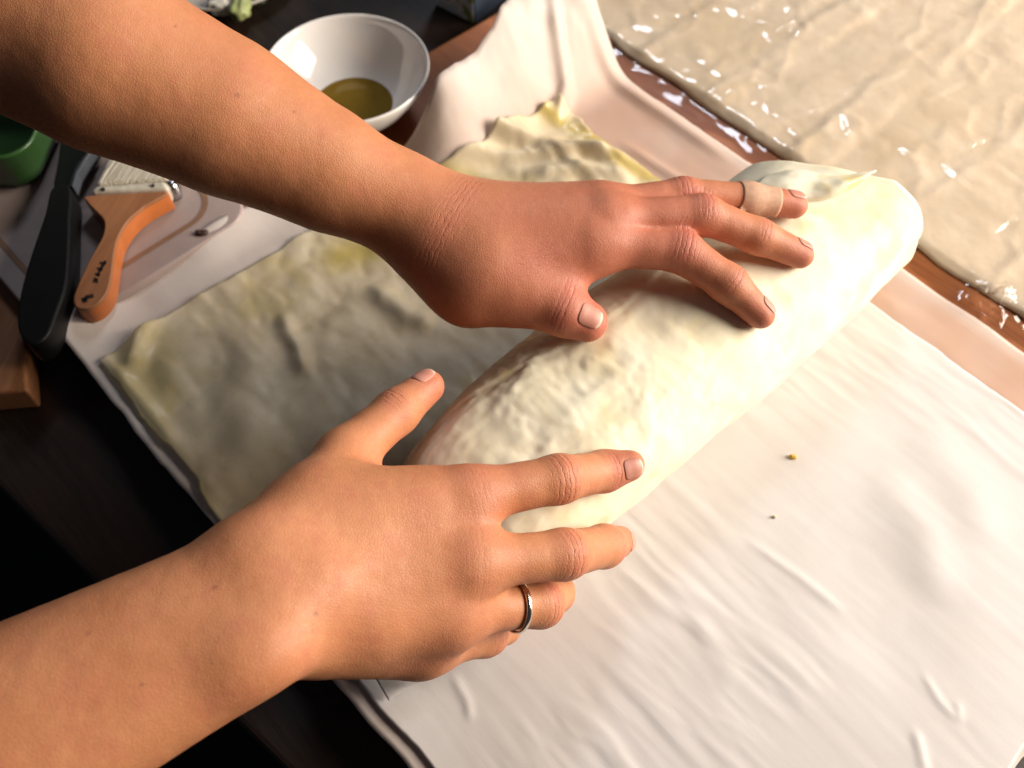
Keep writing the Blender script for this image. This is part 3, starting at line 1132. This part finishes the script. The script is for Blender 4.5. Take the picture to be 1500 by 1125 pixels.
# ------------------------------------------------------------------ ring and plaster
GOLD, _nt, _b = mat('white_gold')
L(_nt, ramp(_nt, noise(_nt, obj_coord(_nt), 400), [(0.3, (0.75, 0.66, 0.55)), (0.7, (0.85, 0.78, 0.68))]), _b.inputs['Base Color'])
_b.inputs['Metallic'].default_value = 1.0
_b.inputs['Roughness'].default_value = 0.16
rax = nrm(R_p - R_m)
rc = R_m + (R_p - R_m) * 0.70
e1 = nrm(np.cross(rax, [0, 0, 1]))
e2 = np.cross(rax, e1)
# the ring follows the round of the finger where it sits
K, Q = 72, 14
ang = np.linspace(0, 2 * np.pi, K, endpoint=False)
prof = [(1.35 * mm * math.cos(q), 0.75 * mm * math.sin(q)) for q in np.linspace(0, 2 * np.pi, Q, endpoint=False)]
rad0 = 10.95 * mm
vs = []
for a_ in ang:
    rd = e1 * math.cos(a_) + e2 * math.sin(a_)
    for w_, hh in prof:
        vs.append(rc + rd * (rad0 + hh) + rax * w_)
fs = [[i * Q + j, i * Q + (j + 1) % Q, ((i + 1) % K) * Q + (j + 1) % Q, ((i + 1) % K) * Q + j] for i in range(K) for j in range(Q)]
tag(obj('ring', np.array(vs), fs, GOLD), 'slim polished metal ring worn on the finger of the nearer hand', 'ring')

PLASTER = simple('plaster', (0.52, 0.31, 0.20), 0.75, 0.08, 500.0, 0.0002)
bax = nrm(LR_t - LR_d)
b0, b1 = P(1082, 289, .106), P(1142, 297, .101)
bax = nrm(b1 - b0)
e1 = nrm(np.cross(bax, [0, 0, 1]))
e2 = np.cross(bax, e1)
pp = []
kb, ka = 22, 48
for i in range(kb):
    c = b0 + (b1 - b0) * i / (kb - 1)
    for a_ in np.linspace(0, 2 * np.pi, ka, endpoint=False):
        pp.append(c + (e1 * math.cos(a_) + e2 * math.sin(a_)) * 8 * mm)
pp = FL.project(np.array(pp), 0.0, 6)
nn = FL.grad(pp)
pl = obj('adhesive_bandage', pp + nn * 0.00008, grid_faces(kb, ka, True), PLASTER)
solid(pl, 0.0003, 0)
tag(pl, 'beige adhesive bandage wrapped round a fingertip of the upper hand', 'bandage')

# ------------------------------------------------------------------ bowl of oil


def lathe(name, prof, c, m, parent=None, seg=96):
    vs, n = [], len(prof)
    for r, z in prof:
        for a_ in np.linspace(0, 2 * np.pi, seg, endpoint=False):
            vs.append((c[0] + r * math.cos(a_), c[1] + r * math.sin(a_), c[2] + z))
    fs = [[i * seg + j, i * seg + (j + 1) % seg, (i + 1) * seg + (j + 1) % seg, (i + 1) * seg + j] for i in range(n - 1) for j in range(seg)]
    fs.append(list(range(seg))[::-1])
    fs.append([(n - 1) * seg + j for j in range(seg)])
    return obj(name, np.array(vs), [f[::-1] for f in fs][::1], m, parent)


CER = simple('white_ceramic', (0.74, 0.71, 0.68), 0.12, 0.02, 30, 0.00005)
CER.node_tree.nodes['Principled BSDF'].inputs['Coat Weight'].default_value = 0.6
CER.node_tree.nodes['Principled BSDF'].inputs['Coat Roughness'].default_value = 0.04
bc = P(507, 96, 0.040)
bz = 0.0004
rim = 0.0560
bh = 0.040 - bz
prof = [(0.026, 0.0), (0.028, 0.0), (0.029, 0.004), (0.038, 0.010), (0.048, 0.022), (0.0545, bh - 0.005), (rim, bh - 0.001), (rim - 0.0008, bh), (rim - 0.003, bh - 0.0008),
        (0.0522, bh - 0.0065), (0.0455, 0.0225), (0.036, 0.0110), (0.025, 0.0050), (0.012, 0.0032), (0.001, 0.003)]
# refine profile
pr = []
for (a, b), (c, d) in zip(prof[:-1], prof[1:]):
    for q in (0, .5):
        pr.append((a + (c - a) * q, b + (d - b) * q))
pr.append(prof[-1])
bowl = lathe('bowl', prof, (bc[0], bc[1], bz), CER)
sm = bowl.modifiers.new('sub', 'SUBSURF')
sm.levels = sm.render_levels = 1
tag(bowl, 'small white ceramic bowl holding a little oil', 'bowl')
OILM, _nt, _b = mat('olive_oil')
L(_nt, ramp(_nt, noise(_nt, obj_coord(_nt), 60), [(0.3, (0.17, 0.10, 0.012)), (0.7, (0.22, 0.135, 0.018))]), _b.inputs['Base Color'])
_b.inputs['Roughness'].default_value = 0.05
oilp = [(0.0335, 0.0)]
k = 64
vs = [(bc[0], bc[1], bz + 0.0068)] + [(bc[0] + r * math.cos(a_), bc[1] + r * math.sin(a_), bz + 0.0068 + zz) for r, zz in ((0.018, 0), (0.0268, 0), (0.0288, 0.0004), (0.020, -0.003)) for a_ in np.linspace(0, 2 * np.pi, k, endpoint=False)]
fs = [[0, 1 + j, 1 + (j + 1) % k] for j in range(k)]
for i in range(3):
    fs += [[1 + i * k + j, 1 + (i + 1) * k + j, 1 + (i + 1) * k + (j + 1) % k, 1 + i * k + (j + 1) % k] for j in range(k)]
fs.append([1 + 3 * k + j for j in range(k)][::-1])
tag(obj('olive_oil', vs, fs, OILM), 'shallow pool of greenish brown oil inside the white bowl', 'oil')

# ------------------------------------------------------------------ plate with food scraps, behind the far arm
PLM = simple('plate_glaze', (0.55, 0.49, 0.42), 0.3, 0.06, 40)
pc = P(330, -52, ZT + 0.012)
plate = lathe('plate', [(0.03, 0.0), (0.034, 0.0), (0.045, 0.006), (0.062, 0.013), (0.0625, 0.0145), (0.061, 0.015), (0.044, 0.0085), (0.033, 0.004), (0.001, 0.0035)],
              (pc[0], pc[1], ZT), PLM)
tag(plate, 'pale shallow plate holding vegetable scraps behind the forearm', 'plate')


def chunk(name, c, size, m, seed, label, cat, group=None, n=14):
    th, ph = np.meshgrid(np.linspace(0.02, np.pi - 0.02, n), np.linspace(0, 2 * np.pi, 2 * n, endpoint=False), indexing='ij')
    d = np.stack([np.sin(th) * np.cos(ph), np.sin(th) * np.sin(ph), np.cos(th)], -1)
    d = np.sign(d) * np.abs(d) ** 0.8
    r = 1 + 0.28 * fbm(d[..., 0] * 2, d[..., 1] * 2, d[..., 2] * 2, seed=seed, oct=2)
    v = c + d * r[..., None] * np.array(size)
    f = grid_faces(n, 2 * n, True).tolist()
    f.append(list(range(2 * n)))
    f.append([(n - 1) * 2 * n + j for j in range(2 * n)][::-1])
    o = obj(name, v.reshape(-1, 3), [q[::-1] for q in f], m)
    return tag(o, label, cat, group)


GREEN = simple('pale_vegetable', (0.36, 0.40, 0.16), 0.45, 0.25, 120)
WHITE = simple('white_scrap', (0.60, 0.58, 0.50), 0.5, 0.1, 120)
DKG = simple('dark_leaf', (0.03, 0.035, 0.02), 0.5, 0.3, 120)
for k, (px, py, sx, sy, sz, m, lb) in enumerate([(352, 12, 8, 11, 6, GREEN, 'pale green vegetable chunk on the plate behind the forearm'),
                                                 (338, -4, 9, 8, 7, WHITE, 'white vegetable chunk on the plate behind the forearm'),
                                                 (322, 8, 10, 7, 6, WHITE, 'white vegetable end on the plate rim beside the forearm'),
                                                 (376, -4, 7, 10, 4, DKG, 'dark green leaf scrap on the plate behind the forearm')]):
    chunk('vegetable_scrap', P(px, py, ZT + 0.0085 + sz * mm * 0.8), (sx * mm, sy * mm, sz * mm), m, 200 + k, lb, 'scrap', 'vegetable scraps on the plate')

# ------------------------------------------------------------------ carton at the back
CART, _nt, _b = mat('carton_print')
v_ = obj_coord(_nt)
n_ = noise(_nt, v_, 70, 2)
c_ = ramp(_nt, n_, [(0.42, (0.55, 0.70, 0.82)), (0.5, (0.80, 0.86, 0.88)), (0.62, (0.25, 0.36, 0.12))])
L(_nt, c_, _b.inputs['Base Color'])
_b.inputs['Roughness'].default_value = 0.4
q0, q1 = P(638, 8, ZT), P(694, 36, ZT)
dx = nrm(q1 - q0)
dy = np.array([-dx[1], dx[0], 0])
q2 = q1 + dx * 0.0
cart = box('carton', [q0, q1, q1 + dy * 0.05, q0 + dy * 0.05], ZT + 0.075, ZT + 0.0003, CART, None, 0.0012)
CT2 = simple('carton_side_shade', (0.02, 0.03, 0.05), 0.5)  # near-black colour stands in for shade on the carton's right face
side = box('shade_panel', [q1 + dx * 0.0002 + dy * 0.001, q1 + dx * 0.0012 + dy * 0.001, q1 + dx * 0.0012 + dy * 0.049, q1 + dx * 0.0002 + dy * 0.049], ZT + 0.074, ZT + 0.001, CT2, cart, 0)  # thin added sheet carrying that painted shade
tag(cart, 'pale blue printed carton standing on the dark table behind the bowl', 'carton')

# ------------------------------------------------------------------ pale cutting board and tools at the left
PALE = simple('pale_board', (0.36, 0.28, 0.255), 0.42, 0.08, 25)
gz = 0.0075


def rounded(c, ax, ay, hx, hy, r, k=8):
    out = []
    for sx, sy, a0 in ((1, 1, 0), (-1, 1, 90), (-1, -1, 180), (1, -1, 270)):
        for q in np.linspace(0, 90, k):
            a_ = math.radians(a0 + q)
            out.append(c + ax * (sx * (hx - r) + r * math.cos(a_)) + ay * (sy * (hy - r) + r * math.sin(a_)))
    return out


n_a, n_b = P(120, 468, gz), P(372, 309, gz)
ex = nrm(n_b - n_a)
ey = np.array([-ex[1], ex[0], 0])
n_w = P(20, 400, gz)
hx_ = 0.5 * float((n_b - n_w) @ ex) + 0.004
hy_ = 0.095
ctr = n_b - ex * hx_ + ey * hy_
cb = box('cutting_board', rounded(ctr, ex, ey, hx_, hy_, 0.018), gz, 0.0004, PALE, None, 0.0015)
tag(cb, 'pale cutting board under the orange handled brush', 'cutting board')
GRV = simple('board_groove', (0.24, 0.13, 0.075), 0.5, 0.1)
gi = rounded(ctr, ex, ey, hx_ - 0.016, hy_ - 0.020, 0.02)
go = rounded(ctr, ex, ey, hx_ - 0.0125, hy_ - 0.0165, 0.0235)
n = len(gi)
gv = [tuple(p + np.array([0, 0, .0004])) for p in gi] + [tuple(p + np.array([0, 0, .0004])) for p in go]
obj('rim_line', gv, [[i, (i + 1) % n, n + (i + 1) % n, n + i][::-1] for i in range(n)], GRV, cb, False)


def extrude_outline(name, pix, z0, z1, m, parent=None, bevel=0.003, rnd=0):
    pts = [P(a, b, z1) for a, b in pix]
    if rnd:                        # rounded outline through the points
        n = len(pts)
        fine = []
        for i in range(n):
            p0, p1, p2, p3 = pts[i - 1], pts[i], pts[(i + 1) % n], pts[(i + 2) % n]
            for f in np.arange(rnd) / rnd:
                fine.append(0.5 * (2 * p1 + (p2 - p0) * f + (2 * p0 - 5 * p1 + 4 * p2 - p3) * f ** 2 + (3 * p1 - p0 - 3 * p2 + p3) * f ** 3))
        pts = fine
    o = box(name, pts, z1, z0, m, parent, bevel)
    return o


def zm(lst):
    return [(a / 3.126, 140 + b / 3.126) for a, b in lst]


HW = wood('brush_wood', (0.30, 0.115, 0.045), (0.42, 0.18, 0.075), math.radians(16), 0.45)
HO = simple('orange_lacquer', (0.50, 0.145, 0.035), 0.35, 0.1, 60)
br = empty('pastry_brush')
out = zm([(400, 460), (398, 485), (430, 520), (470, 560), (480, 595), (470, 645), (440, 700), (395, 780), (355, 870), (336, 930), (348, 968), (392, 976),
          (440, 955), (478, 915), (498, 870), (512, 800), (522, 720), (545, 640), (590, 570), (660, 510), (730, 470), (768, 440), (600, 447)])
z_h = gz + 0.017
hb = extrude_outline('handle', out, gz + 0.001, z_h - 0.002, HO, br, 0.004, 4)
inn = np.array(out)
cen = inn.mean(0)
top = [(a + (cen[0] - a) * 0.02, b) for a, b in out]
extrude_outline('wood_face', top, z_h - 0.004, z_h - 0.0012, HW, br, 0.0008, 4)
BRM, _nt, _b = mat('bristles')
v_ = obj_coord(_nt, (1, 0.04, 1), math.radians(16))
n_ = noise(_nt, v_, 900, 3)
L(_nt, ramp(_nt, n_, [(0.3, (0.36, 0.30, 0.21)), (0.7, (0.72, 0.66, 0.54))]), _b.inputs['Base Color'])
_b.inputs['Roughness'].default_value = 0.7
bump(_nt, _b, n_, 0.9, 0.0015)
FER = simple('ferrule', (0.60, 0.55, 0.44), 0.35, 0.1, 200)
extrude_outline('ferrule', zm([(412, 442), (432, 412), (758, 388), (772, 428), (600, 436)]), gz + 0.002, z_h - 0.0015, FER, br, 0.0025)
extrude_outline('bristles', zm([(432, 408), (475, 320), (520, 240), (700, 200), (860, 210), (830, 300), (760, 384)]), gz + 0.003, z_h - 0.002, BRM, br, 0.003)
INK = simple('dark_stamp', (0.022, 0.010, 0.007), 0.6)
for a, b in (((470, 420), (700, 405)),):
    pass
for px_, py_ in ((472, 427), (700, 411)):
    q = P(px_ / 3.126, 140 + py_ / 3.126, z_h - 0.001)
    o = lathe('rivet', [(0.0012, -0.0012), (0.0012, 0.0003), (0.0006, 0.0008)], q, INK, br, 16)
STL, _nt, _b = mat('steel')
_b.inputs['Metallic'].default_value = 1
_b.inputs['Roughness'].default_value = 0.2
L(_nt, ramp(_nt, noise(_nt, obj_coord(_nt), 300), [(0.3, (0.5, 0.5, 0.52)), (0.7, (0.65, 0.65, 0.66))]), _b.inputs['Base Color'])
q = P(790 / 3.126, 140 + 425 / 3.126, gz + 0.008)
lathe('rivet', [(0.004, -0.0075), (0.0052, -0.003), (0.0045, 0.003), (0.0025, 0.0055), (0.0005, 0.006)], q, STL, br, 24)
# stamped lettering on the handle, worn to dark strokes
for stroke in ([(448, 838), (428, 852)], [(432, 832), (446, 856)], [(436, 815), (458, 822)], [(458, 800), (446, 826)], [(446, 790), (470, 797)],
               [(470, 775), (456, 804)], [(458, 765), (486, 768)], [(484, 755), (468, 785)], [(375, 935), (395, 928)], [(395, 928), (400, 915)], [(400, 922), (428, 915)], [(380, 942), (398, 934)]):
    (ax_, ay_), (bx_, by_) = zm(stroke)
    dd = nrm([bx_ - ax_, by_ - ay_])
    nn_ = np.array([-dd[1], dd[0]]) * (1.6 if stroke[0][1] < 900 else 2.6)
    quad = [(ax_ + nn_[0], ay_ + nn_[1]), (ax_ - nn_[0], ay_ - nn_[1]), (bx_ - nn_[0], by_ - nn_[1]), (bx_ + nn_[0], by_ + nn_[1])]
    extrude_outline('stamp_mark', quad, z_h - 0.0014, z_h - 0.0009, INK, br, 0)
tag(br, 'wide pastry brush with orange wooden handle and pale bristles', 'brush')

BLK = simple('black_plastic', (0.004, 0.004, 0.004), 0.45, 0.1, 80, **{'Specular IOR Level': 0.25})
bb = empty('black_handled_tool')
extrude_outline('handle', zm([(85, 1080), (80, 980), (105, 850), (150, 700), (205, 540), (238, 420), (322, 420), (322, 560), (318, 700), (305, 860), (262, 990), (215, 1100), (140, 1140)]),
                gz + 0.002, gz + 0.020, BLK, bb, 0.006, 4)
extrude_outline('neck', zm([(244, 425), (262, 300), (275, 200), (300, 120), (440, 120), (425, 235), (375, 300), (345, 360), (318, 425)]), gz + 0.004, gz + 0.017, BLK, bb, 0.004, 3)
GRY = simple('grey_edge', (0.05, 0.055, 0.065), 0.3)
extrude_outline('edge_strip', zm([(322, 415), (340, 345), (385, 275), (420, 232), (432, 236), (395, 290), (356, 355), (336, 420)]), gz + 0.010, gz + 0.0185, GRY, bb, 0.0015)
tag(bb, 'black handled kitchen tool lying beside the orange handled brush', 'kitchen tool')

SW = wood('slat_wood', (0.22, 0.085, 0.035), (0.34, 0.145, 0.06), math.radians(5), 0.5)
ws = box('wooden_stick', [P(-60, 262, ZT + .02), P(-60, 580, ZT + .02), P(40, 572, ZT + .02), P(28, 396, ZT + .02), P(18, 262, ZT + .02)], ZT + 0.02, ZT + 0.0003, SW, None, 0.002)
tag(ws, 'plain brown wooden stick beside the black handled tool', 'stick')

GRN = simple('green_plastic', (0.028, 0.08, 0.018), 0.35, 0.15, 30)
zg = 0.046
gc = P(-42, 158, zg)
gx, gy = nrm([1, -0.05, 0]), nrm([0.05, 1, 0])
rings = []
for hx, hy, r, z in ((0.034, 0.030, 0.012, 0.0078), (0.040, 0.036, 0.016, 0.016), (0.047, 0.042, 0.019, zg - 0.003), (0.049, 0.044, 0.02, zg), (0.0475, 0.0425, 0.019, zg + 0.0012), (0.046, 0.041, 0.018, zg), (0.039, 0.035, 0.015, 0.018), (0.033, 0.029, 0.012, 0.011)):
    rings.append([(p[0], p[1], z) for p in rounded(np.array([gc[0], gc[1], 0]), gx, gy, hx, hy, r, 8)])
kk = len(rings[0])
vs = [p for r in rings for p in r]
fs = [[i * kk + j, i * kk + (j + 1) % kk, (i + 1) * kk + (j + 1) % kk, (i + 1) * kk + j] for i in range(len(rings) - 1) for j in range(kk)]
fs += [list(range(kk))[::-1], [(len(rings) - 1) * kk + j for j in range(kk)]]
tub = obj('green_tub', vs, fs, GRN)
tag(tub, 'dark green plastic tub with rounded corners under the forearm', 'tub')

# ------------------------------------------------------------------ crumbs and the folded paper corner
YC = simple('yellow_crumb', (0.62, 0.40, 0.06), 0.6)
CC = simple('pale_crumb', (0.66, 0.55, 0.36), 0.6)
BC = simple('dark_crumb', (0.05, 0.02, 0.012), 0.7)


def zat(px, py):
    p = P(px, py, 0.005)
    s, t = st(p)
    return float(zB(np.array(s), np.array(t), np.array(p[0]), np.array(p[1])))


chunk('crumb', P(1162, 669, zat(1162, 669) + 0.0008), (1.9 * mm, 1.4 * mm, 1.2 * mm), YC, 301, 'tiny yellow crumb lying on the white parchment', 'crumb', None, 8)
chunk('crumb', P(1134, 757, zat(1134, 757) + 0.0005), (1.0 * mm, 0.9 * mm, 0.8 * mm), CC, 302, 'tiny pale crumb lying on the white parchment', 'crumb', None, 8)
chunk('crumb', P(295, 341, gz + 0.0012), (4.2 * mm, 2.2 * mm, 1.5 * mm), BC, 303, 'dark crumb lying on the pale cutting board', 'crumb', None, 8)
pf = patch('paper_corner', [[P(545, 985, .020), P(590, 975, .022), P(640, 978, .020)], [P(556, 1004, .013), P(592, 1000, .015), P(628, 992, .014)], [P(569, 1026, .005), P(594, 1008, .008), P(618, 997, .008)]],
           PAPER_B, 14, None, None, 0.0003)
a_ = pf.data.attributes.new('thin', 'FLOAT', 'POINT')
tag(pf, 'small folded white paper corner sticking out under the ringed hand', 'paper')
